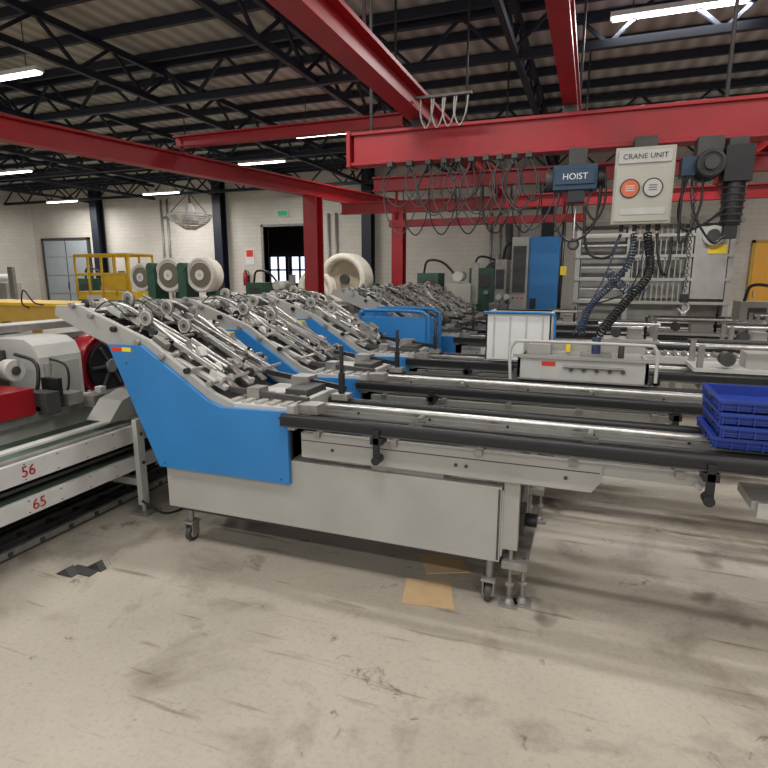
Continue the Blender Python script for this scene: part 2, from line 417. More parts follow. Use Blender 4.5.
def coils(b):
    b.coil([(.4,5.1,1.93),(.42,4.9,1.62),(.25,4.6,1.4),(.08,4.2,1.2)],.028,.008,BLACK,36)
    b.coil([(.3,5.1,1.93),(.28,5.0,1.7),(.12,4.8,1.5),(.0,4.5,1.36),(-.05,4.2,1.2)],.022,.006,CBLUE,38)
    b.coil([(.12,4.95,1.62),(.25,4.8,1.5),(.4,4.8,1.46)],.035,.005,CBLUE,12)
    b.tube(smooth([(.2,5.1,1.93),(.12,5.1,1.75),(-.05,5.1,1.8),(-.1,5.1,2.16)]),.012,BLACK)
    b.tube(smooth([(.47,5.1,1.93),(.5,5.05,1.7),(.55,5.05,1.6),(.58,5.1,1.75),(.58,5.12,1.9)]),.012,BLACK)
    for k in range(3): b.tube(smooth([(.2+.1*k,5.1,1.93),(.1+.1*k,4.9,1.6-.05*k),(-.02,4.5,1.35),(-.1+.04*k,4.2,1.18)]),.006,(CBLUE,DGREY,BLACK)[k],5)
one('coiled_cable',coils)

# ---------------------------------------------------------------- feeders
d2=Vector((-.919,0,.394)); n2=Vector((.394,0,.919)); L0=Vector((-1.9,0,.93))
def S(s,h,y): 
    p=L0+d2*(s*1.142)+n2*h; return (p.x,y,p.z)
PAN=[(-2.63,1.2),(-2.39,1.205),(-1.95,.917),(-1.86,.885),(-1.45,.895),(-1.45,.493),(-2.32,.493)]
def caster(b,x,y,top=.24):
    b.cyl((x-.015,y,.05),(x+.015,y,.05),.05,DGREY,18); b.cyl((x-.018,y,.05),(x+.018,y,.05),.028,LGREY,10)
    b.box(x-.03,x-.022,y-.03,y+.03,.04,.12,WORN); b.box(x+.022,x+.03,y-.03,y+.03,.04,.12,WORN)
    b.box(x-.035,x+.035,y-.04,y+.04,.115,.13,WORN); b.cyl((x,y,.13),(x,y,top),.018,WORN,10)
def foot(b,x,y,top=.3):
    b.cyl((x,y,.012),(x,y,top),.011,WORN,8); b.cyl((x,y,.01),(x,y,.035),.03,WORN,12,.015)
    b.box(x-.045,x+.045,y-.045,y+.045,0,.012,WORN); b.cyl((x,y,.1),(x,y,.12),.022,WORN,6)
def feeder(y, near, L, seed):
    rnd=random.Random(seed)
    b=MB()
    b.prism(PAN,y-.03,y-.005,BLUE); b.prism(PAN,y+.725,y+.75,BLUE)
    FR=[(-3.06,1.36),(-3.04,1.42),(-2.86,1.42),(-2.36,1.235),(-1.93,.955),(-1.8,.91),(-1.8,.87),(-1.95,.90),(-2.39,1.18),(-2.64,1.17),(-2.66,1.2),(-2.8,1.25)]
    for a in (y-.003,y+.685): b.prism(FR,a,a+.035,GREY)
    b.prism([(-2.98,1.33),(-2.8,1.32),(-2.4,1.13),(-1.95,.86),(-1.46,.84),(-1.46,.6),(-2.28,.6),(-2.6,1.12)],y+.035,y+.685,PIT)
    b.box(-2.295,-.33,y,y+.55,.24,.62,GREY)
    b.box(-.33,-.322,y+.02,y+.53,.26,.6,LGREY)
    b.box(-.345,-.335,y-.003,y,.25,.61,DGREY)
    b.box(-2.25,-.4,y+.05,y+.5,.2,.24,DGREY)
    b.box(-2.27,-1.46,y+.0,y+.7,.5,.86,DGREY)
    for yy in (y+.05,y+.5):
        b.box(-.322,-.25,yy-.025,yy+.025,.3,.8,GREY)
        foot(b,-.28,yy,.32); caster(b,-.38,yy+.0,.24)
        caster(b,-2.2,yy+.02,.24)
    b.box(-.32,-.2,y+.02,y+.53,.2,.24,WORN); foot(b,-.22,y+.08,.24); foot(b,-2.05,y+.5,.24)
    b.box(-.322,-.27,y+.05,y+.5,.42,.46,DGREY); b.box(-.322,-.24,y+.2,y+.35,.3,.42,DGREY); b.cyl((-.24,y+.27,.36),(-.18,y+.27,.36),.035,BLACK,14)
    b.prism([(-1.38,.655),(-1.38,.79),(.10,.79),(.10,.71),(.06,.655)],y-.012,y+.03,GREY)
    b.box(-1.38,.09,y-.014,y-.010,.745,.75,DGREY)
    b.box(.10,.52,y-.0,y+.03,.735,.79,GREY)
    b.box(-1.38,.5,y+.4,y+.43,.7,.79,GREY)
    for x in (-1.2,-.55,-.5,-.05): b.cyl((x,y-.012,.71),(x,y-.018,.71),.009,DGREY,10)
    b.box(-1.0,-.62,y+.03,y+.4,.6,.7,GREY)
    for yy in (y-.05,y+.4):
        b.lbox((-1.47,yy,.85),(L,yy,.85),.045,.045,BLACK); b.cyl((-1.47,yy,.872),(L,yy,.872),.022,BLACK,12)
        b.box(-1.47,L,yy-.03,yy-.022,.83,.836,DGREY)
    b.cyl((-1.4,y+.3,.865),(L,y+.3,.865),.02,STEEL,12)
    b.cyl((-1.4,y+.15,.845),(L,y+.15,.845),.011,DGREY,10)
    b.box(-1.45,L,y+.02,y+.1,.80,.815,GREY); b.box(-1.45,L,y+.2,y+.36,.79,.80,WORN)
    b.box(-1.45,L,y+.345,y+.36,.80,.85,LGREY)
    for k in range(int((L+1.4)/.42)):
        x=-1.3+k*.42; b.box(x,x+.035,y-.03,y+.39,.77,.80,WORN); b.cyl((x+.2,y+.06,.815),(x+.2,y+.06,.83),.014,DGREY,8)
        b.cyl((x+.1,y+.343,.825),(x+.1,y+.337,.825),.008,DGREY,8)
        if k%2: b.box(x+.05,x+.12,y+.1,y+.2,.80,.85,DGREY); b.cyl((x+.085,y+.2,.86),(x+.085,y+.28,.86),.012,WORN,8)
    for x in (-.93,.50):
        b.box(x-.016,x+.016,y-.09,y-.072,.7,.86,BLACK); b.box(x-.03,x+.03,y-.09,y-.01,.79,.825,BLACK); b.cyl((x,y-.1,.71),(x,y-.03,.71),.022,BLACK,12)
    b.cyl((.47,y+.0,.74),(.47,y-.03,.74),.015,LGREY,12)
    # tray at foot of slope
    b.box(-1.87,-1.45,y+.0,y+.6,.885,.91,LGREY)
    for k in range(5): b.box(-1.84+k*.08,-1.80+k*.08,y+.02,y+.3,.91,.925,GREY)
    b.box(-1.78,-1.7,y+.1,y+.2,.91,.98,WORN); b.box(-1.62,-1.48,y+.25,y+.5,.91,.955,DGREY); b.box(-1.7,-1.58,y+.46,y+.58,.91,.99,WORN)
    b.lbox((-1.9,y+.12,.96),(-1.4,y+.12,.93),.03,.03,DGREY); b.lbox((-1.9,y+.5,1.0),(-1.35,y+.5,.93),.025,.03,BLACK)
    b.box(-1.45,-1.41,y-.03,y+.4,.8,.93,GREY); b.box(-1.43,-1.3,y+.02,y+.12,.88,.93,WORN)
    b.cyl((-1.33,y+.4,.88),(-1.33,y+.4,1.2),.012,BLACK,10); b.box(-1.345,-1.315,y+.385,y+.415,.9,1.04,BLACK); b.box(-1.38,-1.28,y+.36,y+.44,.885,.92,WORN)
    # slope mechanism
    for yy in (y+.1,y+.36,y+.62): b.lbox(S(.02,.03,yy),S(.98,.03,yy),.04,.025,LGREY)
    for yy in (y+.17,y+.24,y+.3,y+.44,y+.5,y+.56): 
        s0=rnd.uniform(0,.25); s1=rnd.uniform(.6,.95); b.cyl(S(s0,.08,yy),S(s1,.1+rnd.uniform(0,.04),yy),rnd.choice([.006,.009,.012]),rnd.choice([STEEL,STEEL,WORN]),8)
    for s in (.06,.2,.36,.52,.68,.84,.97):
        b.cyl(S(s,.06,y-.02),S(s,.06,y+.74),.011,STEEL,10)
        b.cyl(S(s,.06,y+.0),S(s,.06,y-.03),.017,BLACK if s in (.2,.68) else WORN,12)
        for q in range(4):
            yy=y+.06+rnd.random()*.58; b.cyl(S(s,.06,yy),S(s,.06,yy+.02),.02+.018*rnd.random(),rnd.choice([STEEL,WORN,LGREY,BLACK]),14)
    for q in range(30):
        s=rnd.uniform(.02,.92); yy=y+rnd.uniform(.06,.66); w=rnd.uniform(.015,.06); hh=rnd.uniform(.04,.1)
        b.lbox(S(s,hh,yy),S(s+rnd.uniform(.03,.1),hh+rnd.uniform(-.02,.04),yy+rnd.uniform(-.01,.01)),w,rnd.uniform(.015,.045),rnd.choice([WORN,DGREY,STEEL,LGREY,WORN,LGREY]))
        if q%4==0: b.cyl(S(s,hh,yy),S(s,hh+.06,yy),.009,BLACK,8)
        if q%4==0: b.cyl(S(s,hh+.02,yy-.03),S(s,hh+.02,yy+.05),.016,STEEL,10)
    for yy in (y+.14,y+.58):
        b.tube(smooth([S(.95,.05,yy),S(.8,.15,yy),S(.6,.15,yy),S(.35,.1,yy),S(.22,.07,yy)],5),.009,STEEL)
        b.lbox(S(.55,.07,yy),S(.62,.17,yy),.015,.035,WORN); b.lbox(S(.3,.06,yy+.03),S(.36,.14,yy+.03),.015,.03,WORN)
        b.cyl(S(.64,.17,yy-.02),S(.64,.17,yy+.02),.022,WORN,12)
    for s,yy in ((.86,y+.25),(.72,y+.42),(.5,y+.3),(.62,y+.12)):
        b.cyl(S(s,.06,yy),S(s-.02,.17,yy),.008,STEEL,8); b.cyl(S(s-.02,.16,yy-.012),S(s-.02,.16,yy+.012),.042,WORN,18); b.cyl(S(s-.02,.16,yy-.016),S(s-.02,.16,yy+.016),.014,DGREY,10); b.ring(S(s-.02,.16,yy-.012),(0,1,0),.04,.004,LGREY,18,5)
    for i in range(4):
        yy=y+.12+i*.15; b.lbox(S(.12,.08,yy),S(.4,.11,yy),.012,.03,STEEL); b.lbox(S(.0,.03,yy+.04),S(.2,.08,yy+.04),.05,.01,STEEL)
    for i in range(2):
        yy=y+.2+i*.3; b.add([S(.5,.05,yy),S(.8,.05,yy),S(.8,.05,yy+.13),S(.5,.05,yy+.13),S(.5,.056,yy),S(.8,.056,yy),S(.8,.056,yy+.13),S(.5,.056,yy+.13)],[(0,3,2,1),(4,5,6,7),(0,1,5,4),(1,2,6,5),(2,3,7,6),(3,0,4,7)],GREY)
    b.lbox(S(.9,.02,y+.35),S(1.0,.02,y+.35),.66,.06,LGREY); b.lbox(S(.84,.05,y+.35),S(.88,.05,y+.35),.6,.04,BLACK)
    b.cyl(S(.78,.1,y+.62),S(.78,.1,y+.76),.04,DGREY,16)
    for i in range(5):
        yy=y+.08+.12*i; b.tube(smooth([S(.9,.06,yy),S(.85,.14,yy+.03),S(.7,.09,yy+.05),S(.6,.04,yy+.03)],5),.0045,BLACK,5)
    b.box(-2.6,-2.53,y-.032,y-.028,1.165,1.19,STKR); b.box(-2.525,-2.46,y-.032,y-.028,1.165,1.19,STKY)
    for x,z in ((-2.5,1.1),(-1.5,.86),(-1.5,.52),(-2.28,.52)): b.cyl((x,y-.034,z),(x,y-.03,z),.006,DGREY,8)
    return b.done('collator_feeder_station',.0025 if near else 0)
for i,(y,L) in enumerate(((2.5,2.2),(3.5,2.4),(4.6,2.6),(6.4,3.0),(7.4,3.0),(8.4,3.2),(9.4,3.4))):
    feeder(y, y<4, L, 11+i)

def rollerconv(b):
    for yy in (5.55,5.95): b.box(-1.0,3,yy-.02,yy+.02,.8,.88,LGREY)
    for k in range(48): b.cyl((-.95+k*.083,5.57,.87),(-.95+k*.083,5.93,.87),.025,STEEL,10)
    for x in (-.8,.8,2.6):
        for yy in (5.55,5.95): b.box(x-.025,x+.025,yy-.02,yy+.02,0,.8,GREY); b.box(x-.05,x+.05,yy-.05,yy+.05,0,.01,DGREY)
        b.box(x-.02,x+.02,5.55,5.95,.3,.34,GREY)
one('roller_conveyor',rollerconv)

def carriage(x,y,w):
    def f(b):
        b.box(x,x+w,y,y+.4,.9,.93,LGREY)
        for q in (x+.02,x+w-.06):
            b.box(q,q+.04,y,y+.04,.93,1.1,WORN); b.box(q,q+.04,y+.36,y+.4,.93,1.1,WORN)
        b.tube([(x,y+.02,1.09),(x+w,y+.02,1.09)],.018,STEEL); b.tube([(x,y+.38,1.09),(x+w,y+.38,1.09)],.018,DGREY)
        b.cyl((x+w*.3,y-.02,1.0),(x+w*.3,y+.1,1.0),.05,DGREY,16); b.box(x+w*.5,x+w*.75,y+.1,y+.3,.93,1.04,GREY)
        b.cyl((x+w*.8,y+.2,.93),(x+w*.8,y+.2,1.16),.015,BLACK,8)
    one('pusher_carriage',f)
carriage(.75,4.58,.7); carriage(.1,6.36,.6); carriage(1.3,6.36,.5); carriage(.7,7.36,.9); carriage(2.0,8.36,.8); carriage(-.6,8.36,.5)

def cart(b):
    x0,x1,y0,y1=-2.4,-1.6,5.72,6.2
    for yy in (y0,y1):
        b.tube(smooth([(x0,yy,.25),(x0,yy,1.1),(x0+.05,yy,1.2),(x0+.12,yy,1.22),(x1-.15,yy,1.22),(x1-.04,yy,1.19),(x1,yy,1.08),(x1,yy,.25)],5),.02,BLUE)
    b.box(x0,x1,y0,y1,.22,.26,BLUE); b.box(x0+.03,x1-.03,y0-.005,y0+.015,.35,1.15,BLUE); b.box(x0+.03,x1-.03,y1-.015,y1+.005,.35,1.12,BLUE)
    b.box(x1-.03,x1+.0,y0,y1,.3,.95,BLUE)
    for x in (x0+.08,x1-.08):
        for yy in (y0+.06,y1-.06): caster(b,x,yy,.23)
one('hand_cart',cart,.003)

def grip(b):
    x0,x1,y0,y1=-.44,.38,3.85,4.2
    b.box(x0,x1,y0,y0+.02,.91,1.06,LGREY); b.box(x0,x1,y1-.02,y1,.91,1.06,LGREY)
    b.box(x0,x0+.02,y0,y1,.91,1.06,GREY); b.box(x1-.02,x1,y0,y1,.91,1.06,GREY); b.box(x0,x1,y0,y1,.898,.91,WORN)
    b.box(x0-.03,x1+.03,y0-.02,y0+.01,1.05,1.07,GREY); b.box(x0,x1,y1-.01,y1+.02,1.05,1.12,GREY)
    b.tube(smooth([(x0-.04,y0-.03,.90),(x0-.05,y0-.03,1.08),(x0-.02,y0-.03,1.15),(x0+.06,y0-.03,1.165),(x1-.06,y0-.03,1.165),(x1+.02,y0-.03,1.15),(x1+.04,y0-.03,1.08),(x1+.04,y0-.03,.93)],5),.011,LGREY)
    for x in (x0-.02,x1+.0): b.box(x,x+.02,y0-.045,y0,.93,.97,DGREY)
    b.box(x0+.16,x0+.25,y0-.004,y0,1.0,1.03,STKR)
    b.tube([(x0+.3,y0-.012,1.0),(x1-.15,y0-.012,1.0)],.009,WORN)
    for k in range(5): b.cyl((x0+.35+k*.08,y0-.02,.985),(x0+.35+k*.08,y0-.005,.985),.014,DGREY,10)
    for k in range(6): b.cyl((x0+.08+k*.12,y0+.02,1.0),(x0+.08+k*.12,y1-.02,1.0),.016,STEEL,8)
    b.box(x0+.05,x0+.2,y0+.2,y0+.33,1.03,1.12,GREY); b.cyl((x0+.5,y0+.22,1.0),(x0+.5,y0+.22,1.18),.03,CBLUE,14); b.box(x0+.4,x0+.6,y0+.1,y0+.3,1.0,1.07,WORN)
    b.box(x0+.3,x0+.33,y1-.05,y1,1.06,1.13,STKY); b.cyl((x0+.66,y0+.2,1.0),(x0+.66,y0+.2,1.15),.02,DGREY)
one('lifting_gripper',grip,.003)

def tub(b):
    x0,x1,y0,y1=-.80,-.28,4.64,5.1
    b.box(x0,x1,y0,y0+.012,.902,1.3,WHITE); b.box(x0,x1,y1-.012,y1,.902,1.3,WHITE); b.box(x0,x0+.012,y0,y1,.902,1.3,WHITE); b.box(x1-.012,x1,y0,y1,.902,1.3,WHITE); b.box(x0,x1,y0,y1,.898,.91,WHITE)
    b.tube(smooth([(x0-.02,y0-.02,1.3),(x1-.05,y0-.02,1.3),(x1+.02,y0-.02,1.28),(x1+.03,y0-.02,1.2),(x1+.03,y0-.02,.95)],5),.01,BLUE)
    b.box(x0-.015,x1+.015,y0-.015,y0+.012,1.285,1.3,LGREY); b.box(x0-.015,x1+.015,y1-.012,y1+.015,1.285,1.3,LGREY)
    for k in range(4): b.box(x0+.06+.13*k,x0+.075+.13*k,y0-.004,y0,.93,1.27,LGREY)
    b.box(x0+.06,x0+.4,y0+.06,y1-.1,.91,1.2,GREY)
one('storage_tub',tub,.004)

def crates(b):
    x0,x1,y0,y1=.525,1.08,2.54,2.9
    for k in range(4):
        z=.896+k*.053; o=.006*((k*3)%4); h=.051
        a0,a1,c0,c1=x0+o,x1+o,y0-o,y1-o
        b.box(a0,a1,c0,c1,z,z+.006,CRATE)
        b.box(a0-.014,a1+.014,c0-.014,c0,z+h-.014,z+h,CRATE); b.box(a0-.014,a1+.014,c1,c1+.014,z+h-.014,z+h,CRATE)
        b.box(a0-.014,a0,c0,c1,z+h-.014,z+h,CRATE); b.box(a1,a1+.014,c0,c1,z+h-.014,z+h,CRATE)
        b.box(a0,a1,c0,c0+.005,z,z+h,CRATE); b.box(a0,a1,c1-.005,c1,z,z+h,CRATE); b.box(a0,a0+.005,c0,c1,z,z+h,CRATE); b.box(a1-.005,a1,c0,c1,z,z+h,CRATE)
        n=10
        for i in range(n+1):
            x=a0+(a1-a0)*i/n; b.box(x-.003,x+.003,c0-.012,c0,z+.004,z+h-.012,CRATE); b.box(x-.003,x+.003,c1,c1+.012,z+.004,z+h-.012,CRATE)
        for i in range(8):
            yv=c0+(c1-c0)*i/7; b.box(a0-.012,a0,yv-.003,yv+.003,z+.004,z+h-.012,CRATE); b.box(a1,a1+.012,yv-.003,yv+.003,z+.004,z+h-.012,CRATE)
        b.box(a0-.01,a1+.01,c0-.01,c0,z+.02,z+.025,CRATE); b.box(a0-.01,a0,c0,c1,z+.02,z+.025,CRATE)
        b.box(a0+.2,a0+.32,c0-.015,c0-.012,z+.024,z+.036,BLACK); b.box(a0-.015,a0-.012,c0+.14,c0+.26,z+.024,z+.036,BLACK)
one('stacked_crates',crates,.001)
def sp(b):
    b.box(.70,2.0,2.62,2.86,.62,.66,GREY); b.box(.72,2.0,2.60,2.625,.59,.66,LGREY)
    for x in (1.3,1.9):
        for y in (2.64,2.84): b.box(x-.02,x+.02,y-.02,y+.02,0,.62,GREY)
one('low_side_table',sp,.003)

# ---------------------------------------------------------------- left conveyor line
def line(b):
    y0,y1=.3,10.2
    b.box(-2.83,-2.80,y0,y1,.50,.615,LGREY); b.box(-2.83,-2.80,y0,y1,.31,.405,LGREY)
    b.box(-3.3,-2.83,y0,y1,.575,.585,BELT); b.box(-3.3,-2.83,y0,y1,.385,.395,BELT)
    b.box(-2.87,-2.83,y0,y1,.615,.63,WORN); b.lbox((-2.92,y0,.655),(-2.92,y1,.655),.06,.015,LGREY)
    b.box(-3.33,-3.3,y0,y1,.31,.68,LGREY); b.box(-3.3,-2.86,y0,y1,.44,.46,DGREY)
    b.box(-3.38,-3.02,y0,y1,.0,.012,DGREY)
    for k,x in enumerate((-3.04,-3.14,-3.24)): b.box(x-.015,x+.015,y0,y1,.0,.05,(WORN,DGREY,WORN)[k])
    yy=y0+.1
    while yy<y1:
        b.box(-2.80,-2.76,yy,yy+.06,.06,.66,LGREY); b.box(-2.84,-2.7,yy-.04,yy+.1,.0,.02,WORN); b.cyl((-2.78,yy+.03,.01),(-2.78,yy+.03,.07),.02,STEEL,8)
        b.box(-3.3,-2.8,yy,yy+.05,.2,.25,GREY)
        for z in (.36,.56): b.cyl((-2.76,yy+.03,z),(-2.75,yy+.03,z),.012,DGREY,8)
        yy+=1.18
    yy=y0+.3
    while yy<y1:
        for z in (.6,.515,.39,.325): b.cyl((-2.80,yy,z),(-2.796,yy,z),.005,DGREY,6)
        b.box(-3.26,-3.02,yy,yy+.03,.012,.04,DGREY); yy+=.2
    b.prismx([(2.66,.66),(2.95,.66),(2.95,.82),(2.78,.78)],-3.08,-2.88,GREY)
    b.tube(smooth([(-2.76,2.75,.1),(-2.62,2.8,.012),(-2.56,2.95,.012),(-2.66,3.1,.012),(-2.78,3.2,.06)]),.008,BLACK)
ln=one('delivery_conveyor',line,.003)
text('56',.085,(-2.798,2.02,.557),(math.radians(90),0,math.radians(90)),RED,ln,'number_56')
text('65',.085,(-2.798,2.06,.357),(math.radians(90),0,math.radians(90)),RED,ln,'number_65')

def stitch(b):
    rnd=random.Random(5)
    b.box(-4.3,-3.42,.6,3.6,.0,.62,DGREY)
    def housing(y0,y1,x1,z0,z1):
        b.prism([(-4.2,z0),(x1,z0),(x1,z1-.12),(x1-.04,z1-.04),(x1-.12,z1),(-4.2,z1)],y0,y1,LGREY)
        b.box(x1-.0,x1+.006,y0+.03,y1-.03,z0+.06,z1-.16,GREY)
        b.cyl((x1+.006,y0+.06,z0+.12),(x1+.014,y0+.06,z0+.12),.01,BLACK,8); b.cyl((x1+.006,y1-.06,z0+.12),(x1+.014,y1-.06,z0+.12),.01,BLACK,8)
    housing(2.62,2.95,-3.40,.66,1.18); housing(1.9,2.34,-3.43,.66,1.2); housing(1.0,1.6,-3.45,.66,1.18)
    b.box(-4.25,-3.45,.7,3.5,.62,.68,WORN); b.box(-4.2,-3.7,2.34,2.62,.66,1.1,DGREY)
    b.box(-4.18,-3.9,.8,3.5,1.2,1.24,LGREY); b.lbox((-3.8,.8,1.23),(-3.8,3.4,1.23),.05,.05,WORN)
    b.box(-3.42,-3.34,.6,3.5,.55,.74,WORN)
    b.box(-3.44,-3.16,2.1,2.38,.76,.92,DRED); b.box(-3.36,-3.12,2.42,2.52,.74,.88,DGREY); b.box(-3.3,-3.15,2.6,2.72,.76,.84,WORN)
    b.box(-3.3,-3.16,2.54,2.58,.76,.95,BLACK); b.box(-3.2,-3.1,2.75,2.85,.72,.8,WORN)
    b.box(-3.45,-3.2,1.2,2.9,.70,.76,WORN)
    b.cyl((-3.5,2.47,1.0),(-3.42,2.47,1.0),.07,LGREY,18); b.cyl((-3.42,2.47,1.0),(-3.41,2.47,1.0),.03,DGREY)
    b.tube(smooth([(-3.45,2.5,1.1),(-3.3,2.52,1.05),(-3.28,2.5,.9),(-3.34,2.48,.78)]),.012,BLACK)
    b.tube(smooth([(-3.42,2.7,1.05),(-3.28,2.72,1.0),(-3.26,2.7,.85),(-3.3,2.66,.78)]),.008,BLACK)
    b.cyl((-3.6,3.22,.92),(-3.46,3.22,.92),.25,DRED,32); b.cyl((-3.46,3.22,.92),(-3.42,3.22,.92),.19,BLACK,28); b.ring((-3.45,3.22,.92),(1,0,0),.24,.015,DRED,32,8)
    for k in range(6):
        t=k*1.047; b.lbox((-3.415,3.22,.92),(-3.415,3.22+math.cos(t)*.17,.92+math.sin(t)*.17),.02,.02,DGREY)
    b.cyl((-3.42,3.22,.92),(-3.4,3.22,.92),.05,STEEL); b.box(-3.9,-3.6,3.0,3.5,.6,1.15,DGREY); b.box(-3.6,-3.34,3.0,3.5,.6,.72,DGREY)
    for k in range(16):
        y=1.1+k*.12; b.cyl((-3.3,y,.76),(-3.3,y,.76+rnd.uniform(.03,.08)),.012,STEEL,10); b.box(-3.25,-3.2+.03*rnd.random(),y,y+.05,.76,.78+.05*rnd.random(),rnd.choice([DGREY,WORN,LGREY]))
    b.tube([(-3.25,.8,.79),(-3.25,2.9,.79)],.01,STEEL)
one('saddle_stitcher',stitch,.006)
def rest(b):
    b.box(-4.1,-3.45,4.0,10.4,.0,.6,DGREY); b.box(-4.0,-3.5,4.0,10.4,.6,.9,GREY)
    for k in range(12):
        y=4.1+k*.52; b.box(-3.95,-3.55,y,y+.3,.9,1.1+.04*(k%3),WORN); b.cyl((-3.75,y+.1,1.1),(-3.75,y+.1,1.25),.04,STEEL,10)
one('gathering_chain',rest)
def ybeam(b):
    b.box(-11,-5.6,5.6,6.3,.95,1.2,OCHRE); b.box(-11,-5.6,5.57,6.33,1.18,1.22,YEL)
    for x in (-10.5,-8,-5.9):
        for y in (5.7,6.2): b.box(x-.05,x+.05,y-.05,y+.05,0,.95,OCHRE)
    b.tube(smooth([(-7.3,5.58,1.15),(-7.32,5.5,1.22),(-7.2,5.45,1.4),(-7.1,5.5,1.24),(-7.0,5.56,1.2)]),.01,BLACK)
one('work_table',ybeam)
def wedge(b):
    b.prism([(-2.64,.0),(-2.52,.0),(-2.56,.045)],1.98,2.03,DGREY); b.prism([(-2.54,.0),(-2.42,.0),(-2.45,.05)],2.08,2.12,DGREY); b.box(-2.6,-2.44,2.02,2.09,0,.008,DGREY)
one('metal_wedge',wedge)
def cards(x,y,r,s):
    def f(b):
        c,q=math.cos(r),math.sin(r); pts=[(x+a*c-e*q,y+a*q+e*c) for a,e in ((-s,-s*.8),(s,-s),(s*.9,s*.9),(-s*.9,s))]
        b.add([(p[0],p[1],.001) for p in pts]+[(p[0],p[1],.006) for p in pts],[(3,2,1,0),(4,5,6,7),(0,1,5,4),(1,2,6,5),(2,3,7,6),(3,0,4,7)],CARD)
    one('cardboard_sheet',f)
cards(-.68,2.5,.25,.13); cards(-.68,2.82,.5,.12)

# ---------------------------------------------------------------- background equipment
def lift(b):
    x0,x1,y0,y1=-12.1,-10.4,10.6,11.4
    b.box(x0,x1,y0,y1,1.0,1.2,YEL)
    for z in (1.62,2.08):
        for yy in (y0,y1): b.tube([(x0,yy,z),(x1,yy,z)],.035,YEL)
        for x in (x0,x1): b.tube([(x,y0,z),(x,y1,z)],.035,YEL)
    for k in range(5):
        x=x0+(x1-x0)*k/4
        for yy in (y0,y1): b.cyl((x,yy,1.1),(x,yy,2.08),.03,YEL,8)
    b.box(x0+.9,x1-.1,y0-.02,y0+.02,1.25,1.6,YEL)
    for z in (.35,.68):
        for yy in (y0+.1,y1-.1): b.lbox((x0+.1,yy,z-.15),(x1-.1,yy,z+.18),.04,.08,YEL); b.lbox((x1-.1,yy,z-.15),(x0+.1,yy,z+.18),.04,.08,YEL)
    b.box(x0,x1,y0,y1,.12,.3,DGREY); b.box(x0+.3,x0+.8,y0-.02,y0,1.01,1.12,WHITE)
    for x in (x0+.2,x1-.2):
        for yy in (y0,y1): b.cyl((x,yy-.05,.14),(x,yy+.05,.14),.14,BLACK,18)
one('scissor_lift',lift)
def reels(b):
    for x,z,r in ((-9.1,1.55,.3),(-8.35,1.6,.36),(-7.55,1.6,.35)):
        b.cyl((x,9.6,z),(x,9.9,z),r,CREAM,32); b.ring((x,9.6,z),(0,1,0),r*.9,.03,WHITE,32,6); b.cyl((x,9.58,z),(x,9.6,z),r*.72,mat('reel_brown',(120,110,96),.7),24); b.cyl((x,9.56,z),(x,9.58,z),r*.3,WHITE,20); b.cyl((x,9.55,z),(x,10.1,z),.04,STEEL,10)
        b.prism([(x-.3,0),(x+.3,0),(x+.1,z-.1),(x+.06,z+.1),(x-.06,z+.1),(x-.1,z-.1)],9.92,10.0,GREEN)
    b.box(-9.5,-7.1,9.75,10.1,0,.5,GREEN)
    for x in (-8.75,-7.95): b.box(x-.1,x+.1,9.5,9.9,.5,1.75,GREEN); b.cyl((x,9.48,1.75),(x,9.9,1.75),.1,GREEN)
one('paper_reel_stand',reels)
def rolls(b):
    for x,z,r in ((-6.5,1.25,.5),(-5.75,1.5,.62)):
        for q in range(4): b.ring((x,12.7+q*.15,z),(0,1,0),r-.08,.09,CREAM,32,8)
        b.cyl((x,12.85,z),(x,13.25,z),r-.12,mat('tan_roll',(176,164,142),.7),32); b.cyl((x,12.75,z),(x,13.1,z),.12,DGREY)
    b.box(-7,-4.9,12.7,13.4,0,.12,DGREY)
    for x in (-6.9,-5.0): b.box(x-.05,x+.05,12.9,13.1,.1,1.4,GREEN)
    b.box(-6.95,-4.95,13.3,13.4,1.2,1.3,GREEN)
one('duct_hose_rack',rolls)
def cab(b):
    b.box(-1.05,-.55,10.2,10.5,.05,2.25,BLUE); b.box(-1.02,-.58,10.18,10.2,.1,2.2,BLUE); b.box(-1.0,-.9,10.16,10.18,1.0,1.2,BLACK)
    b.box(-1.35,-1.06,10.2,10.5,.0,2.25,GREY); b.box(-1.32,-1.1,10.18,10.2,1.3,2.1,DGREY); b.box(-1.1,-.5,10.15,10.52,0,.05,DGREY)
    for k in range(3): b.cyl((-1.3+.08*k,10.17,1.2),(-1.3+.08*k,10.18,1.2),.02,STKR if k else GREEN,8)
    b.cyl((-.52,10.3,.05),(-.5,10.3,2.6),.03,BLACK,8); b.box(-.52,-.42,10.2,10.3,1.6,1.75,STKY)
one('electrical_cabinet',cab)
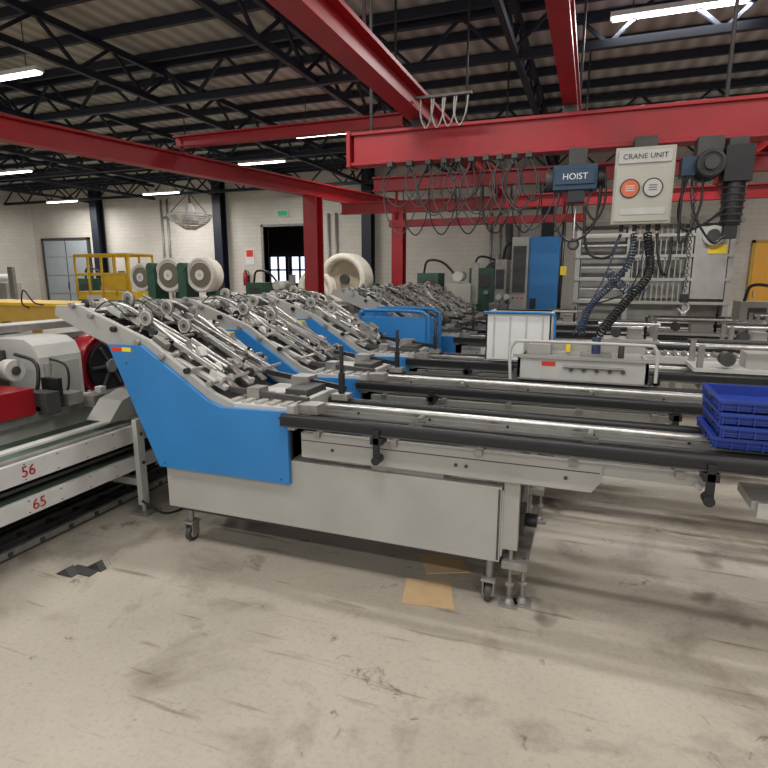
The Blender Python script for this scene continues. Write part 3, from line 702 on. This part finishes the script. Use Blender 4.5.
def press(b):
    G2=SHGREY
    y0=10.9; y1=11.8; x0=-.3; x1=2.2
    for x in (x0,x0+.85,x1-.7,x1-.08): b.box(x,x+.08,y0,y1,0,2.5,G2)
    for z in (1.1,1.5,1.9,2.25,2.45): b.box(x0,x1,y0-.02,y0+.05,z,z+.05,G2)
    for k in range(7): b.box(x0+.1,x0+.85,y0+.01,y0+.03,1.15+k*.19,1.18+k*.19,LGREY)
    for k in range(10): b.box(x0+.95+k*.085,x0+.965+k*.085,y0+.01,y0+.02,1.1,2.45,G2)
    b.box(x0+.1,x1-.1,y0+.3,y1,0,2.2,mat('press_inside',(140,139,134),.6)); b.box(x1-.6,x1-.1,y0-.03,y0+.3,1.2,2.4,G2); b.box(x1-.4,x1-.12,y0-.04,y0-.03,1.95,2.1,STKY)
    b.box(x0+1,x1-.8,y0+.15,y0+.3,1.2,1.45,WORN); b.cyl((x0+1,y0+.2,1.8),(x1-.8,y0+.2,1.8),.1,LGREY,16)
    b.box(x0-.1,x1+.1,y0-.05,y1+.05,2.45,2.52,G2); b.cyl((x1-.35,y0-.1,2.25),(x1-.35,y0,2.25),.16,LGREY,20); b.cyl((x1-.35,y0-.12,2.25),(x1-.35,y0-.1,2.25),.1,DGREY,20)
one('guarded_press',press)
def mach(x,y,col,w=1.6,h=1.5):
    def f(b):
        b.box(x,x+w,y,y+.8,0,h*.55,col); b.box(x+.1,x+w*.4,y+.05,y+.7,h*.55,h,col); b.box(x+w*.55,x+w*.9,y+.1,y+.6,h*.55,h*.85,GREY)
        for k in range(4): b.cyl((x+.2+k*w*.2,y-.05,h*.62),(x+.2+k*w*.2,y+.85,h*.62),.06,STEEL,14)
        b.box(x+w*.15,x+w*.35,y+.03,y+.05,h*.7,h*.9,DGREY); b.cyl((x+w*.7,y+.05,h*.95),(x+w*.7,y+.6,h*.95),.12,LGREY,18)
        b.tube(smooth([(x+.2,y+.3,h),(x+.3,y+.3,h+.3),(x+.7,y+.3,h+.25),(x+w*.7,y+.3,h*.9)]),.03,BLACK)
        b.box(x+w*.9,x+w,y+.2,y+.3,h*.5,h*1.15,WORN)
    one('printing_machine',f)
mach(-4.2,13.5,GREEN,1.6,1.65); mach(-2.3,13.8,GREY,1.6,1.6); mach(-3.4,16,GREEN,2,1.8); mach(-15,13,GREEN,1.8,1.5); mach(-18.5,12,GREY,2,1.6); mach(2.6,12.3,GREY,1.5,1.1); mach(-8.9,13,GREEN,1.5,1.4); mach(-1.9,11.2,WORN,.8,1.9)
def lampb(b):
    c=Vector((-9.0,11.2,3.0)); mw=mat('mesh_white',(215,213,206),.6)
    for k in range(7):
        b.ring(c+Vector((0,0,-k*.05)),(0,0,1),.5*math.cos(k*.2),.014,mw,24,5)
    for a in range(16):
        t=a*math.pi/8; b.tube([c+Vector((math.cos(t)*.5*math.cos(k*.2),math.sin(t)*.5*math.cos(k*.2),-k*.05)) for k in range(8)],.01,mw,5)
    b.cyl(c+Vector((0,0,-.2)),c+Vector((0,0,.25)),.2,WHITE,16,.05)
    for a in range(3):
        t=a*2.09; b.cyl(c+Vector((math.cos(t)*.48,math.sin(t)*.48,0)),c+Vector((0,0,.5)),.01,DGREY,6)
    b.cyl(c+Vector((0,0,.2)),(c.x,c.y,5.29),.012,DGREY,6)
one('bowl_pendant_lamp',lampb)

# ---------------------------------------------------------------- lights
def lamp(x,y,z=4.5,p=110,l=1.6):
    b=MB(); b.box(x-l/2,x+l/2,y-.07,y+.07,z,z+.06,WHITE); b.cyl((x-l/2+.03,y-.035,z-.015),(x+l/2-.03,y-.035,z-.015),.018,LAMP,10); b.cyl((x-l/2+.03,y+.035,z-.015),(x+l/2-.03,y+.035,z-.015),.018,LAMP,10)
    for q in (-l/3,l/3): b.cyl((x+q,y,z+.05),(x+q,y,5.29),.008,DGREY,6)
    o=b.done('fluorescent_or_fill_light')
    ld=bpy.data.lights.new('tube_or_fill_light','AREA'); ld.shape='RECTANGLE'; ld.size=l; ld.size_y=.2; ld.energy=p; ld.color=(1,.98,.95)
    lo=bpy.data.objects.new('tube_or_fill_light',ld); scene.collection.objects.link(lo); lo.location=(x,y,z-.05); lo.parent=o
for x,y in ((-5.35,11.2),(-14.8,16.9),(-20.2,17.4),(-15.9,12.1)): lamp(x,y,4.5,125)
lamp(-8.5,6.5,4.5,75); lamp(.8,8.6,4.9,160); lamp(-9.5,15.2,4.9,140)  # extra fixtures added to brighten the middle and back of the hall
for x,y in ((-4.5,1.2),(-.3,.8),(3.2,1.5),(-2.0,3.4),(2.9,3.4),(-2.5,-2.5),(1.5,-2.5)): lamp(x,y,4.5,72)  # unseen tubes added over and behind the camera for illumination
lamp(6.2,13,4.5,200)  # one more unseen fixture, added as fill from the right

w=bpy.data.worlds.new('ambient_fill'); scene.world=w; w.use_nodes=True  # even ambient fill, added through the open side behind the camera
bg=w.node_tree.nodes['Background']; bg.inputs[0].default_value=(1.0,.985,.965,1); bg.inputs[1].default_value=.92

cam=bpy.data.cameras.new('camera'); cam.lens=26; cam.sensor_width=36; cam.clip_end=100
co=bpy.data.objects.new('camera',cam); scene.collection.objects.link(co)
co.location=(0,0,1.6); co.rotation_euler=(math.radians(90-11.11),0,math.radians(20.2)); scene.camera=co
